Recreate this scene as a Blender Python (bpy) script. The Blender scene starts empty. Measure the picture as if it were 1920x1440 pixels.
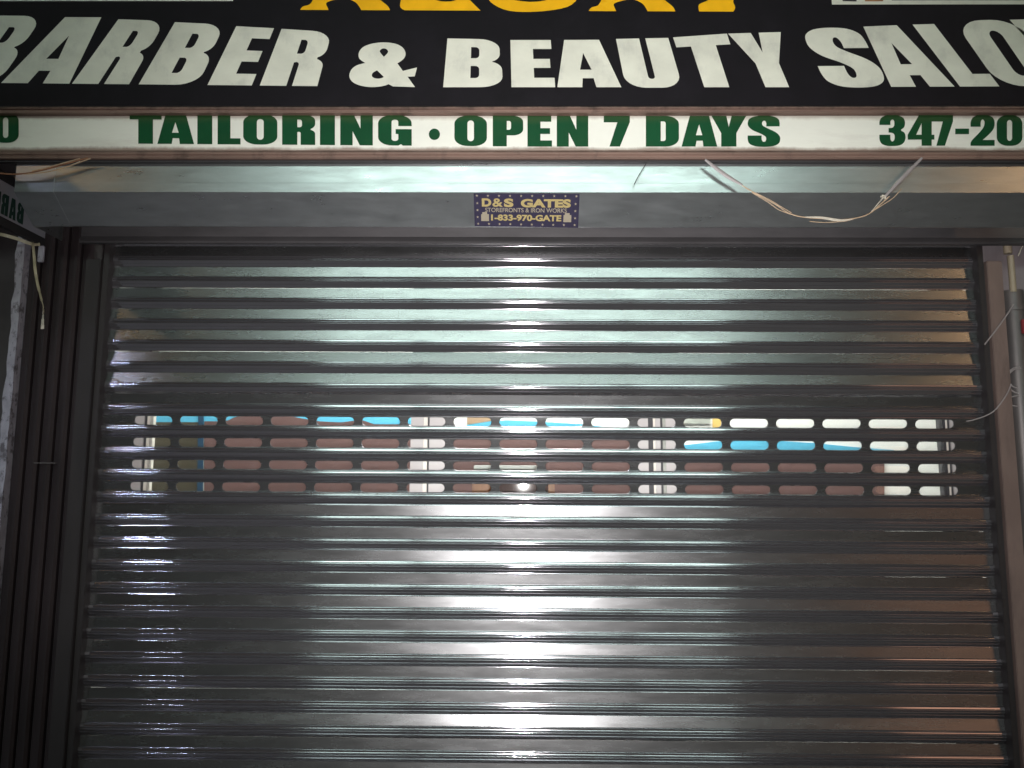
import bpy, math, random
from mathutils import Vector, Matrix
random.seed(7)
SC = bpy.context.scene
COL = SC.collection

# ------------------------------------------------------------------ camera
W, H, FPX = 1920.0, 1440.0, 1442.0
CAM = Vector((0.0, -2.33, 1.5))
PITCH, YAW, ROLL = math.radians(7.2), math.radians(0.75), math.radians(0.33)
CAMROT = Matrix.Rotation(YAW, 3, 'Z') @ Matrix.Rotation(math.radians(90) + PITCH, 3, 'X') @ Matrix.Rotation(ROLL, 3, 'Z')
cd = bpy.data.cameras.new('camera')
cd.sensor_fit = 'HORIZONTAL'; cd.sensor_width = 36.0; cd.lens = FPX / W * 36.0
cd.clip_start = 0.05; cd.clip_end = 2000
cam = bpy.data.objects.new('camera', cd); COL.objects.link(cam)
cam.matrix_world = Matrix.Translation(CAM) @ CAMROT.to_4x4()
SC.camera = cam

# ------------------------------------------------------------------ night sky
world = bpy.data.worlds.new('World'); SC.world = world; world.use_nodes = True
wn = world.node_tree.nodes; wl = world.node_tree.links
bg = wn.get('Background') or wn.new('ShaderNodeBackground')
sky = wn.new('ShaderNodeTexSky'); sky.sky_type = 'NISHITA'; sky.sun_disc = False
sky.sun_elevation = math.radians(-4); sky.sun_rotation = math.radians(120)
mixw = wn.new('ShaderNodeMixRGB'); mixw.blend_type = 'ADD'; mixw.inputs[0].default_value = 1
wl.new(sky.outputs[0], mixw.inputs[1]); mixw.inputs[2].default_value = (0.27, 0.29, 0.38, 1)   # city glow
wl.new(mixw.outputs[0], bg.inputs[0]); bg.inputs[1].default_value = 0.05

# the phone's own flash LED, beside the lens (its reflection shows in the glass)
fl = bpy.data.lights.new('phone_flash', 'SPOT'); fl.spot_size = math.radians(87); fl.spot_blend = 1.0
fl.shadow_soft_size = 0.009; fl.energy = 290.0; fl.color = (1.0, 0.96, 0.95)
flo = bpy.data.objects.new('phone_flash', fl); COL.objects.link(flo)
flo.matrix_world = Matrix.Translation(CAM + Vector((0.012, 0.0, -0.02))) @ (Matrix.Rotation(math.radians(-3.0), 3, 'Z') @ CAMROT).to_4x4()

SC.view_settings.view_transform = 'Standard'; SC.view_settings.look = 'None'
SC.view_settings.gamma = 1.0; SC.view_settings.use_curve_mapping = False
SC.view_settings.exposure = 0.0
SC.render.engine = 'CYCLES'
SC.cycles.max_bounces = 8; SC.cycles.glossy_bounces = 5; SC.cycles.transparent_max_bounces = 12
SC.cycles.caustics_reflective = False; SC.cycles.caustics_refractive = False
SC.cycles.sample_clamp_indirect = 4.0
SC.cycles.use_denoising = True

# ------------------------------------------------------------------ pixel -> world
def ray(x, y):
    return (CAMROT @ Vector(((x - W / 2) / FPX, (H / 2 - y) / FPX, -1.0))).normalized()
def hit(x, y, p0, n):
    d = ray(x, y); return CAM + d * ((Vector(p0) - CAM).dot(n) / d.dot(n))
def P(x, y, Y):
    return hit(x, y, (0, Y, 0), Vector((0, 1, 0)))

# ------------------------------------------------------------------ materials
def mat(name, col, rough=0.5, metal=0.0, noise=0.0, nscale=(8, 8, 8), bump=0.0, bscale=60.0, rvar=0.0,
        grime=None, gscale=(3, 3, 3), gamt=0.5, spec=0.5, aniso=0.0, emit=None, estr=0.0, coat=0.0, glo=0.5, ghi=0.72, bdist=0.002):
    m = bpy.data.materials.new(name); m.use_nodes = True
    nt = m.node_tree; N = nt.nodes; L = nt.links
    b = N['Principled BSDF']
    b.inputs['Base Color'].default_value = (*col, 1); b.inputs['Roughness'].default_value = rough
    b.inputs['Metallic'].default_value = metal; b.inputs['Specular IOR Level'].default_value = spec
    b.inputs['Coat Weight'].default_value = coat
    tc = N.new('ShaderNodeNewGeometry')
    def nz(scale, detail=5.0, rgh=0.6):
        mp = N.new('ShaderNodeMapping'); mp.inputs['Scale'].default_value = scale
        L.new(tc.outputs['Position'], mp.inputs['Vector'])
        t = N.new('ShaderNodeTexNoise'); t.inputs['Scale'].default_value = 1.0
        t.inputs['Detail'].default_value = detail; t.inputs['Roughness'].default_value = rgh
        L.new(mp.outputs[0], t.inputs['Vector']); return t
    colout = None
    if noise > 0:
        t = nz(nscale); r = N.new('ShaderNodeValToRGB')
        r.color_ramp.elements[0].position = 0.3; r.color_ramp.elements[1].position = 0.72
        r.color_ramp.elements[0].color = (*[c * (1 - noise) for c in col], 1)
        r.color_ramp.elements[1].color = (*[min(1, c * (1 + noise * 0.6)) for c in col], 1)
        L.new(t.outputs['Fac'], r.inputs[0]); colout = r.outputs[0]
    if grime is not None:
        t = nz(gscale, 8.0, 0.68); r = N.new('ShaderNodeMapRange')
        r.inputs['From Min'].default_value = glo; r.inputs['From Max'].default_value = ghi
        r.inputs['To Max'].default_value = gamt
        L.new(t.outputs['Fac'], r.inputs['Value'])
        mx = N.new('ShaderNodeMixRGB'); L.new(r.outputs[0], mx.inputs[0])
        if colout: L.new(colout, mx.inputs[1])
        else: mx.inputs[1].default_value = (*col, 1)
        mx.inputs[2].default_value = (*grime, 1); colout = mx.outputs[0]
    if colout: L.new(colout, b.inputs['Base Color'])
    if rvar > 0:
        t = nz((nscale[0] * 0.7, nscale[1] * 0.7, nscale[2] * 0.7), 6.0, 0.65); r = N.new('ShaderNodeMapRange')
        r.inputs['From Min'].default_value = 0.3; r.inputs['From Max'].default_value = 0.7
        r.inputs['To Min'].default_value = max(0.03, rough - rvar); r.inputs['To Max'].default_value = rough + rvar
        L.new(t.outputs['Fac'], r.inputs['Value']); L.new(r.outputs[0], b.inputs['Roughness'])
    if bump > 0:
        t = nz((bscale,) * 3 if not isinstance(bscale, tuple) else bscale, 4.0)
        bp = N.new('ShaderNodeBump'); bp.inputs['Strength'].default_value = bump; bp.inputs['Distance'].default_value = bdist
        L.new(t.outputs['Fac'], bp.inputs['Height']); L.new(bp.outputs[0], b.inputs['Normal'])
    if aniso > 0:
        b.inputs['Anisotropic'].default_value = aniso
        cv = N.new('ShaderNodeCombineXYZ'); cv.inputs[2].default_value = 1.0
        L.new(cv.outputs[0], b.inputs['Tangent'])
    if emit:
        b.inputs['Emission Color'].default_value = (*emit, 1); b.inputs['Emission Strength'].default_value = estr
    return m

M = {}
M['slat'] = mat('galvanised slat', (0.30, 0.302, 0.308), 0.265, 0.955, noise=0.08, nscale=(9, 30, 50), rvar=0.03,
                grime=(0.20, 0.20, 0.21), gscale=(11, 40, 24), gamt=0.3, glo=0.54, ghi=0.82, aniso=0.15,
                bump=0.022, bscale=(1.6, 3, 9), bdist=0.003)
M['rib'] = mat('rolled slat edge', (0.44, 0.43, 0.46), 0.095, 0.93)
M['hood'] = mat('galvanised hood', (0.52, 0.545, 0.555), 0.32, 0.9, noise=0.10, nscale=(12, 30, 60), rvar=0.06,
                grime=(0.40, 0.42, 0.42), gscale=(3, 5, 9), gamt=0.4, glo=0.5, ghi=0.85, aniso=0.3, bump=0.06, bscale=(3, 9, 9))
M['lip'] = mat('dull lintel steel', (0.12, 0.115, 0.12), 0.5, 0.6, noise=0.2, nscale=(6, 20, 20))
M['guide'] = mat('dark guide steel', (0.022, 0.018, 0.019), 0.6, 0.1, noise=0.3, nscale=(9, 9, 3), grime=(0.03, 0.025, 0.025), gscale=(14, 14, 2), gamt=0.7)
M['guideface'] = mat('brown guide paint', (0.20, 0.145, 0.13), 0.5, 0.2, noise=0.25, nscale=(9, 9, 3), grime=(0.05, 0.04, 0.04), gscale=(14, 14, 3), gamt=0.6)
M['black'] = mat('black sign vinyl', (0.007, 0.005, 0.008), 0.6, 0, spec=0.2, noise=0.3, grime=(0.025, 0.022, 0.03), gscale=(5, 5, 5), gamt=0.35, glo=0.55, ghi=0.9)
M['white'] = mat('aged white vinyl', (0.73, 0.735, 0.63), 0.55, 0, noise=0.13, nscale=(7, 7, 11), grime=(0.34, 0.34, 0.32), gscale=(14, 14, 10), gamt=0.5, glo=0.52, ghi=0.78)
M['strip'] = mat('white strip acrylic', (0.76, 0.765, 0.69), 0.45, 0, noise=0.07, nscale=(3, 3, 9), grime=(0.45, 0.40, 0.36), gscale=(2.5, 2.5, 14), gamt=0.45, glo=0.56, ghi=0.8)
M['green'] = mat('green vinyl', (0.002, 0.062, 0.020), 0.5, 0, spec=0.2, noise=0.2, nscale=(6, 6, 6), grime=(0.02, 0.07, 0.02), gscale=(5, 5, 9), gamt=0.4)
M['yellow'] = mat('yellow vinyl', (0.95, 0.50, 0.004), 0.5, 0, spec=0.2, noise=0.12, nscale=(14, 14, 14))
M['rail'] = mat('rusty brown sign rail', (0.20, 0.125, 0.10), 0.55, 0.1, noise=0.3, nscale=(3, 9, 40), grime=(0.04, 0.025, 0.02), gscale=(14, 14, 5), gamt=0.75, glo=0.54, ghi=0.72, bump=0.2, bscale=(20, 60, 90))
M['soffit'] = mat('dark sign underside', (0.03, 0.028, 0.03), 0.6)
M['navy'] = mat('navy sticker', (0.035, 0.03, 0.062), 0.5, noise=0.15, nscale=(30, 30, 30))
M['gold'] = mat('gold print', (0.46, 0.37, 0.16), 0.5, noise=0.12, nscale=(60, 60, 60))
M['palegold'] = mat('pale print', (0.36, 0.32, 0.24), 0.5, noise=0.1, nscale=(60, 60, 60))
M['ribbed'] = mat('dark ribbed cladding', (0.030, 0.022, 0.024), 0.5, 0.25, noise=0.35, nscale=(12, 12, 3), grime=(0.014, 0.012, 0.013), gscale=(20, 20, 3), gamt=0.8)
M['stonepaint'] = mat('flaking white paint with lilac lamp tint', (0.34, 0.33, 0.38), 0.7, 0, noise=0.25, nscale=(30, 30, 20), grime=(0.09, 0.08, 0.09), gscale=(38, 38, 22), gamt=0.9, glo=0.52, ghi=0.6, bump=0.6, bscale=70.0)  # white paint, with the lamp's lilac tint put into its base colour
M['wall'] = mat('dark render', (0.06, 0.052, 0.055), 0.8, 0, noise=0.3, nscale=(5, 5, 5), bump=0.4, bscale=40.0)
M['rightwall'] = mat('grey render', (0.22, 0.19, 0.20), 0.75, 0, noise=0.25, nscale=(7, 7, 4), grime=(0.10, 0.085, 0.09), gscale=(9, 9, 3), gamt=0.6, bump=0.4, bscale=45.0)
M['pipe'] = mat('grey conduit', (0.11, 0.10, 0.10), 0.45, 0.3, noise=0.2, nscale=(20, 20, 6), grime=(0.14, 0.12, 0.11), gscale=(20, 20, 5), gamt=0.6)
M['cream'] = mat('cream tube', (0.34, 0.28, 0.20), 0.5, noise=0.15, nscale=(30, 30, 10))
M['raffia'] = mat('dry raffia cord', (0.46, 0.33, 0.22), 0.55, noise=0.3, nscale=(60, 60, 60))
M['palecord'] = mat('pale cord', (0.55, 0.50, 0.42), 0.5, noise=0.25, nscale=(50, 50, 50))
M['greycord'] = mat('grey flat cable', (0.30, 0.27, 0.27), 0.45, noise=0.15, nscale=(40, 40, 40))
M['browncord'] = mat('brown cord', (0.24, 0.11, 0.06), 0.5, noise=0.3, nscale=(50, 50, 50))
M['tape'] = mat('yellowed strap', (0.42, 0.37, 0.25), 0.4, noise=0.3, nscale=(40, 40, 40), grime=(0.75, 0.75, 0.72), gscale=(90, 90, 50), gamt=0.8, glo=0.6, ghi=0.68)
M['mullion'] = mat('white aluminium frame', (0.56, 0.54, 0.53), 0.45, 0.0, noise=0.08, nscale=(10, 10, 5))
M['mullionbright'] = mat('bare aluminium bead', (0.80, 0.76, 0.68), 0.4, 0.0)
M['gasket'] = mat('dark gasket', (0.05, 0.05, 0.055), 0.6)
M['redtag'] = mat('red plastic', (0.28, 0.04, 0.045), 0.45)
M['inwhite'] = mat('white interior paint', (0.86, 0.87, 0.84), 0.7)
M['inblue'] = mat('sky blue paint', (0.10, 0.45, 0.66), 0.7, noise=0.08, nscale=(6, 6, 6))
M['indeep'] = mat('deep blue paint', (0.012, 0.05, 0.10), 0.7)
M['maroon'] = mat('maroon panel', (0.135, 0.074, 0.070), 0.6, noise=0.2, nscale=(3, 3, 25))
M['olive'] = mat('olive panel', (0.062, 0.052, 0.032), 0.6, noise=0.2, nscale=(3, 3, 12))
M['tan'] = mat('tan panel', (0.35, 0.24, 0.15), 0.6)
M['ingrey'] = mat('grey panel', (0.40, 0.42, 0.38), 0.6, noise=0.25, nscale=(25, 25, 25))
M['orange'] = mat('varnished wood', (0.42, 0.17, 0.07), 0.4, noise=0.35, nscale=(25, 4, 3))
M['inyellow'] = mat('yellow card', (0.70, 0.48, 0.15), 0.6)
M['asphalt'] = mat('asphalt', (0.05, 0.05, 0.052), 0.8, 0, noise=0.3, nscale=(9, 9, 9), bump=0.5, bscale=120.0)
M['paving'] = mat('concrete paving', (0.27, 0.25, 0.25), 0.75, 0, noise=0.2, nscale=(3, 3, 3), bump=0.3, bscale=80.0)
M['brick'] = mat('brick', (0.22, 0.10, 0.07), 0.8, 0, noise=0.3, nscale=(5, 5, 12), bump=0.3, bscale=25.0)
M['framegrey'] = mat('grey window frame', (0.20, 0.20, 0.21), 0.5)
M['post'] = mat('street lamp steel', (0.16, 0.16, 0.16), 0.5, 0.6)
M['litwindow'] = mat('lit window', (0.6, 0.7, 0.65), 0.3, emit=(0.77, 1.0, 0.90), estr=9.0)
M['warmglow'] = mat('added warm glow pane', (0.7, 0.5, 0.35), 0.3, emit=(1.0, 0.52, 0.32), estr=1.1)  # added glow, a warm source for the lower right slats to reflect
M['sodium'] = mat('sodium lens', (0.9, 0.6, 0.3), 0.4, emit=(1.0, 0.60, 0.30), estr=90.0)
M['sodiumdim'] = mat('far sodium lens', (0.9, 0.6, 0.3), 0.4, emit=(1.0, 0.60, 0.25), estr=30.0)
M['lilaclens'] = mat('lilac street lamp lens', (0.8, 0.8, 0.9), 0.4, emit=(0.86, 0.80, 1.0), estr=120.0)
M['ledlens'] = mat('cold led lens', (0.9, 0.9, 1.0), 0.4, emit=(0.70, 0.74, 1.0), estr=330.0)
M['inlamp'] = mat('ceiling lamp diffuser', (0.9, 0.9, 0.9), 0.4, emit=(1.0, 0.99, 0.95), estr=24.0)

def stain(m, z0, z1, colr, amt, sx=22.0, sz=5.0):
    """runs of dirt between heights z0 (full) and z1 (none), broken up by noise"""
    N = m.node_tree.nodes; L = m.node_tree.links; b = N['Principled BSDF']
    g = N.new('ShaderNodeNewGeometry'); sp = N.new('ShaderNodeSeparateXYZ'); L.new(g.outputs['Position'], sp.inputs[0])
    mr = N.new('ShaderNodeMapRange'); mr.inputs['From Min'].default_value = z1; mr.inputs['From Max'].default_value = z0; L.new(sp.outputs['Z'], mr.inputs['Value'])
    mp = N.new('ShaderNodeMapping'); mp.inputs['Scale'].default_value = (sx, sx, sz); L.new(g.outputs['Position'], mp.inputs['Vector'])
    t = N.new('ShaderNodeTexNoise'); t.inputs['Scale'].default_value = 1.0; t.inputs['Detail'].default_value = 6; t.inputs['Roughness'].default_value = 0.7; L.new(mp.outputs[0], t.inputs['Vector'])
    ad = N.new('ShaderNodeMath'); ad.operation = 'MULTIPLY_ADD'; ad.inputs[1].default_value = 1.0; L.new(mr.outputs[0], ad.inputs[0]); L.new(t.outputs['Fac'], ad.inputs[2])
    r2 = N.new('ShaderNodeMapRange'); r2.inputs['From Min'].default_value = 0.98; r2.inputs['From Max'].default_value = 1.32; r2.inputs['To Max'].default_value = amt; L.new(ad.outputs[0], r2.inputs['Value'])
    mx = N.new('ShaderNodeMixRGB'); L.new(r2.outputs[0], mx.inputs[0]); mx.inputs[2].default_value = (*colr, 1)
    if b.inputs['Base Color'].links: L.new(b.inputs['Base Color'].links[0].from_socket, mx.inputs[1])
    else: mx.inputs[1].default_value = b.inputs['Base Color'].default_value
    L.new(mx.outputs[0], b.inputs['Base Color'])
def glassmat():
    m = bpy.data.materials.new('shop glass'); m.use_nodes = True
    N = m.node_tree.nodes; L = m.node_tree.links
    N.remove(N['Principled BSDF']); out = N['Material Output']
    tr = N.new('ShaderNodeBsdfTransparent'); tr.inputs[0].default_value = (0.93, 0.95, 0.94, 1)
    gl = N.new('ShaderNodeBsdfGlossy'); gl.inputs['Roughness'].default_value = 0.02
    fr = N.new('ShaderNodeFresnel'); fr.inputs['IOR'].default_value = 1.5
    mx = N.new('ShaderNodeMixShader'); L.new(fr.outputs[0], mx.inputs[0]); L.new(tr.outputs[0], mx.inputs[1]); L.new(gl.outputs[0], mx.inputs[2])
    L.new(mx.outputs[0], out.inputs['Surface']); return m
M['glass'] = glassmat()
def bannermat():
    m = mat('translucent banner vinyl', (0.62, 0.61, 0.66), 0.5, noise=0.08, nscale=(9, 9, 9))
    N = m.node_tree.nodes; L = m.node_tree.links; out = N['Material Output']; b = N['Principled BSDF']
    tl = N.new('ShaderNodeBsdfTranslucent'); tl.inputs[0].default_value = (0.62, 0.60, 0.70, 1)
    mx = N.new('ShaderNodeMixShader'); mx.inputs[0].default_value = 0.5
    L.new(b.outputs[0], mx.inputs[1]); L.new(tl.outputs[0], mx.inputs[2]); L.new(mx.outputs[0], out.inputs['Surface'])
    return m
M['banner'] = bannermat()
M['bannerletter'] = mat('dark green banner print', (0.02, 0.05, 0.04), 0.5)

# ------------------------------------------------------------------ object helpers
WLOC = {}
def wl_(o): return WLOC.get(o.name, Vector((0, 0, 0)))
def thing(name, label, cat, loc=(0, 0, 0), group=None, kind=None):
    o = bpy.data.objects.new(name, None); o.empty_display_size = 0.1; COL.objects.link(o)
    o.location = loc; WLOC[o.name] = Vector(loc); tag(o, label, cat, group, kind); return o
def tag(o, label=None, cat=None, group=None, kind=None):
    if label: o['label'] = label
    if cat: o['category'] = cat
    if group: o['group'] = group
    if kind: o['kind'] = kind
    return o
def place(name, me, loc, parent=None):
    o = bpy.data.objects.new(name, me); COL.objects.link(o)
    loc = Vector(loc); WLOC[o.name] = loc
    if parent: o.parent = parent; o.location = loc - wl_(parent)
    else: o.location = loc
    return o
def obj(name, verts, faces, m, parent=None, smooth=0.0, base=False):
    vs = [Vector(v) for v in verts]
    lo = Vector([min(v[i] for v in vs) for i in range(3)]); hi = Vector([max(v[i] for v in vs) for i in range(3)])
    c = (lo + hi) / 2
    if base: c.z = lo.z
    me = bpy.data.meshes.new(name); me.from_pydata([tuple(v - c) for v in vs], [], faces); me.update()
    me.materials.append(M[m] if isinstance(m, str) else m)
    if smooth: shade(me, smooth)
    return place(name, me, c, parent)
def shade(me, ang):
    for p in me.polygons: p.use_smooth = True
    me.set_sharp_from_angle(angle=math.radians(ang))
def boxvf(x0, x1, y0, y1, z0, z1, bev=0.0, V=None, F=None):
    V = [] if V is None else V; F = [] if F is None else F
    if bev <= 0:
        k = len(V)
        V += [(x, y, z) for z in (z0, z1) for y in (y0, y1) for x in (x0, x1)]
        F += [tuple(k + i for i in f) for f in ((0, 2, 3, 1), (4, 5, 7, 6), (0, 1, 5, 4), (2, 6, 7, 3), (0, 4, 6, 2), (1, 3, 7, 5))]
        return V, F
    import bmesh
    bm = bmesh.new(); v0, f0 = boxvf(x0, x1, y0, y1, z0, z1)
    vv = [bm.verts.new(v) for v in v0]; [bm.faces.new([vv[i] for i in f]) for f in f0]
    bmesh.ops.bevel(bm, geom=bm.edges[:], offset=bev, segments=2, affect='EDGES')
    bm.verts.index_update(); k = len(V)
    V += [tuple(v.co) for v in bm.verts]; F += [tuple(k + v.index for v in f.verts) for f in bm.faces]; bm.free()
    return V, F
def box(name, x0, x1, y0, y1, z0, z1, m, parent=None, bev=0.0, base=False):
    V, F = boxvf(min(x0, x1), max(x0, x1), min(y0, y1), max(y0, y1), min(z0, z1), max(z0, z1), bev)
    return obj(name, V, F, m, parent, smooth=35 if bev else 0, base=base)
def extrude_x(prof, x0, x1, closed=False, caps=False):
    n = len(prof); V = [(x0, p[0], p[1]) for p in prof] + [(x1, p[0], p[1]) for p in prof]
    F = [(i, i + n, (i + 1) % n + n, (i + 1) % n) for i in range(n if closed else n - 1)]
    if caps: F += [tuple(range(n)), tuple(range(2 * n - 1, n - 1, -1))]
    return V, F
def catmull(pts, n=6, closed=False):
    """pts: (x, y) smooth or (x, y, 1) sharp corner"""
    out = []; N_ = len(pts)
    g = lambda i: pts[i % N_] if closed else pts[max(0, min(N_ - 1, i))]
    for i in range(N_ if closed else N_ - 1):
        p0, p1, p2, p3 = g(i - 1), g(i), g(i + 1), g(i + 2)
        c1, c2 = len(p1) > 2, len(p2) > 2
        out.append((p1[0], p1[1]))
        if c1 and c2: continue
        t1 = (0, 0) if c1 else ((p2[0] - p0[0]) / 2, (p2[1] - p0[1]) / 2)
        t2 = (0, 0) if c2 else ((p3[0] - p1[0]) / 2, (p3[1] - p1[1]) / 2)
        for k in range(1, n):
            s = k / n; a = 2 * s**3 - 3 * s**2 + 1; b = s**3 - 2 * s**2 + s; c = -2 * s**3 + 3 * s**2; d = s**3 - s**2
            out.append(tuple(a * p1[j] + b * t1[j] + c * p2[j] + d * t2[j] for j in (0, 1)))
    if not closed: out.append((pts[-1][0], pts[-1][1]))
    return out
def fill2d(loops, extrude=0.0, bevel=0.0):
    """filled 2-D outline with holes -> verts (x, y, z), faces"""
    cu = bpy.data.curves.new('outline', 'CURVE'); cu.dimensions = '2D'; cu.fill_mode = 'BOTH'; cu.extrude = extrude
    cu.bevel_depth = bevel; cu.bevel_resolution = 2 if bevel > 0.001 else 0
    for lp in loops:
        s = cu.splines.new('POLY'); s.points.add(len(lp) - 1); s.use_cyclic_u = True
        for q, p in zip(s.points, lp): q.co = (p[0], p[1], 0, 1)
    return curve_vf(cu)
def curve_vf(cu):
    ob = bpy.data.objects.new('outline', cu); COL.objects.link(ob)
    dg = bpy.context.evaluated_depsgraph_get(); me = bpy.data.meshes.new_from_object(ob.evaluated_get(dg))
    V = [tuple(v.co) for v in me.vertices]; F = [tuple(p.vertices) for p in me.polygons]
    bpy.data.objects.remove(ob); bpy.data.curves.remove(cu); bpy.data.meshes.remove(me)
    return V, F
def tube(pts, r, seg=6, flat=1.0):
    """swept tube through 3-D points; r number or list"""
    pts = [Vector(p) for p in pts]; V = []; F = []; n = len(pts)
    for i, p in enumerate(pts):
        t = (pts[min(n - 1, i + 1)] - pts[max(0, i - 1)]).normalized()
        a = t.cross(Vector((0, 1, 0)));
        if a.length < 1e-3: a = t.cross(Vector((1, 0, 0)))
        a.normalize(); b = t.cross(a).normalized(); rr = r[i] if isinstance(r, (list, tuple)) else r
        for k in range(seg):
            w = 2 * math.pi * k / seg; V.append(p + a * math.cos(w) * rr + b * math.sin(w) * rr * flat)
    for i in range(n - 1):
        for k in range(seg):
            F.append((i * seg + k, i * seg + (k + 1) % seg, (i + 1) * seg + (k + 1) % seg, (i + 1) * seg + k))
    F += [tuple(range(seg))[::-1], tuple(range((n - 1) * seg, n * seg))]
    return V, F
def curve3(px, Y, n=6):
    """pixel polyline on a vertical plane Y -> smooth 3-D points; Y number or list"""
    Ys = Y if isinstance(Y, (list, tuple)) else [Y] * len(px)
    P3 = [P(x, y, q) for (x, y), q in zip(px, Ys)]; out = []
    for i in range(len(P3) - 1):
        p0, p1, p2, p3 = P3[max(0, i - 1)], P3[i], P3[i + 1], P3[min(len(P3) - 1, i + 2)]
        for k in range(n):
            s = k / n
            out.append(p1 * (2*s**3 - 3*s**2 + 1) + (p2 - p0) / 2 * (s**3 - 2*s**2 + s) + p2 * (-2*s**3 + 3*s**2) + (p3 - p1) / 2 * (s**3 - s**2))
    out.append(P3[-1]); return out

# ------------------------------------------------------------------ letter shapes (unit box)
def arc(cx, cy, rx, ry, a0, a1, n=7):
    return [(cx + rx * math.cos(math.radians(a0 + (a1 - a0) * k / n)), cy + ry * math.sin(math.radians(a0 + (a1 - a0) * k / n))) for k in range(n + 1)]
def rr(x0, y0, x1, y1, rx, ry):
    return arc(x1 - rx, y1 - ry, rx, ry, 0, 90) + arc(x0 + rx, y1 - ry, rx, ry, 90, 180) + arc(x0 + rx, y0 + ry, rx, ry, 180, 270) + arc(x1 - rx, y0 + ry, rx, ry, 270, 360)
def bowl_hole(x0, y0, x1, y1):
    return [(x0, y0), (x0, y1)] + arc(x1 - 0.07, y1 - 0.07, 0.07, 0.07, 90, 0) + arc(x1 - 0.07, y0 + 0.07, 0.07, 0.07, 0, -90)
G = {}
G['E'] = [[(0, 0), (1, 0), (1, .2), (.53, .2), (.53, .41), (.92, .41), (.92, .6), (.53, .6), (.53, .81), (.97, .81), (.97, 1), (0, 1)]]
G['B'] = [[(0, 0)] + arc(.62, .22, .38, .22, -90, 0) + [(1, .30)] + arc(.78, .36, .22, .17, 0, 75) + arc(.76, .70, .21, .17, -70, 0) + [(.97, .80)] + arc(.59, .80, .38, .20, 0, 90) + [(0, 1)],
          bowl_hole(.45, .19, .60, .44), bowl_hole(.45, .60, .60, .83)]
G['R'] = [[(0, 0), (.46, 0), (.46, .42)] + arc(.50, .38, .06, .05, 90, 0) + [(.56, 0), (1, 0), (1, .34)] + arc(.80, .36, .20, .14, 0, 72) + arc(.80, .70, .20, .18, -72, 0) + [(1, .80)] + arc(.62, .80, .38, .20, 0, 90) + [(0, 1)],
          bowl_hole(.46, .58, .60, .83)]
G['A'] = [[(0, 0), (.39, 0), (.42, .19), (.59, .19), (.61, 0), (1, 0), (.77, 1), (.23, 1)], [(.40, .37), (.58, .37), (.49, .72)]]
G['U'] = [[(0, 1), (0, .26)] + arc(.36, .26, .36, .27, 180, 270) + arc(.64, .26, .36, .27, 270, 360) + [(1, 1), (.56, 1), (.56, .22)] + arc(.5, .22, .06, .05, 0, -180) + [(.44, 1)]]
G['T'] = [[(0, 1), (0, .8), (.27, .8), (.27, 0), (.73, 0), (.73, .8), (1, .8), (1, 1)]]
G['Y'] = [[(0, 1), (.28, .44), (.28, 0), (.72, 0), (.72, .44), (1, 1), (.58, 1), (.50, .64), (.43, 1)]]
G['L'] = [[(0, 0), (1, 0), (1, .2), (.56, .2), (.56, 1), (0, 1)]]
G['O'] = [rr(0, 0, 1, 1, .42, .27), rr(.40, .16, .60, .84, .10, .10)]
G['0'] = G['O']
G['N'] = [[(0, 0), (.38, 0), (.38, .46), (.60, 0), (1, 0), (1, 1), (.62, 1), (.62, .55), (.42, 1), (0, 1)]]
G['I'] = [[(0, 0), (1, 0), (1, 1), (0, 1)]]
G['P'] = [[(0, 0), (.46, 0), (.46, .36), (.62, .36)] + arc(.66, .56, .34, .20, -90, 0) + arc(.66, .80, .34, .20, 0, 90) + [(0, 1)], bowl_hole(.46, .54, .60, .83)]
G['D'] = [[(0, 0)] + arc(.60, .27, .40, .27, -90, 0) + arc(.60, .73, .40, .27, 0, 90) + [(0, 1)], bowl_hole(.45, .18, .60, .82)]
G['7'] = [[(.22, 0), (.62, 0), (1, .80), (1, 1), (0, 1), (0, .79), (.52, .79)]]
G['4'] = [[(.52, 0), (.90, 0), (.90, .2), (1, .2), (1, .36), (.90, .36), (.90, 1), (.42, 1), (0, .36), (0, .2), (.52, .2)], [(.32, .36), (.52, .36), (.52, .74)]]
G['-'] = [[(0, .38), (1, .38), (1, .56), (0, .56)]]
G['G'] = [arc(.58, .73, .42, .27, 10, 90) + arc(.42, .73, .42, .27, 90, 180) + arc(.42, .27, .42, .27, 180, 270) + [(.60, 0), (.68, .05), (.74, 0), (1, 0), (1, .54), (.52, .54), (.52, .38), (.60, .38), (.60, .22)] + arc(.5, .22, .10, .07, 0, -180) + [(.40, .78)] + arc(.5, .78, .10, .07, 180, 0) + [(.60, .64), (1, .64)]]
G['S'] = [catmull([(.98, .66, 1), (.57, .66, 1), (.57, .77), (.53, .84), (.47, .83), (.44, .76), (.47, .68), (.60, .60), (.84, .48), (.97, .36), (1, .24), (.95, .10), (.78, .015), (.50, -.01), (.22, .015), (.05, .10), (0, .23), (0, .36, 1), (.43, .36, 1), (.43, .23), (.47, .16), (.54, .17), (.57, .25), (.54, .33), (.40, .42), (.16, .53), (.03, .65), (0, .77), (.05, .90), (.22, .985), (.50, 1.01), (.78, .985), (.94, .90), (.98, .78)], 5, True)]
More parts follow.
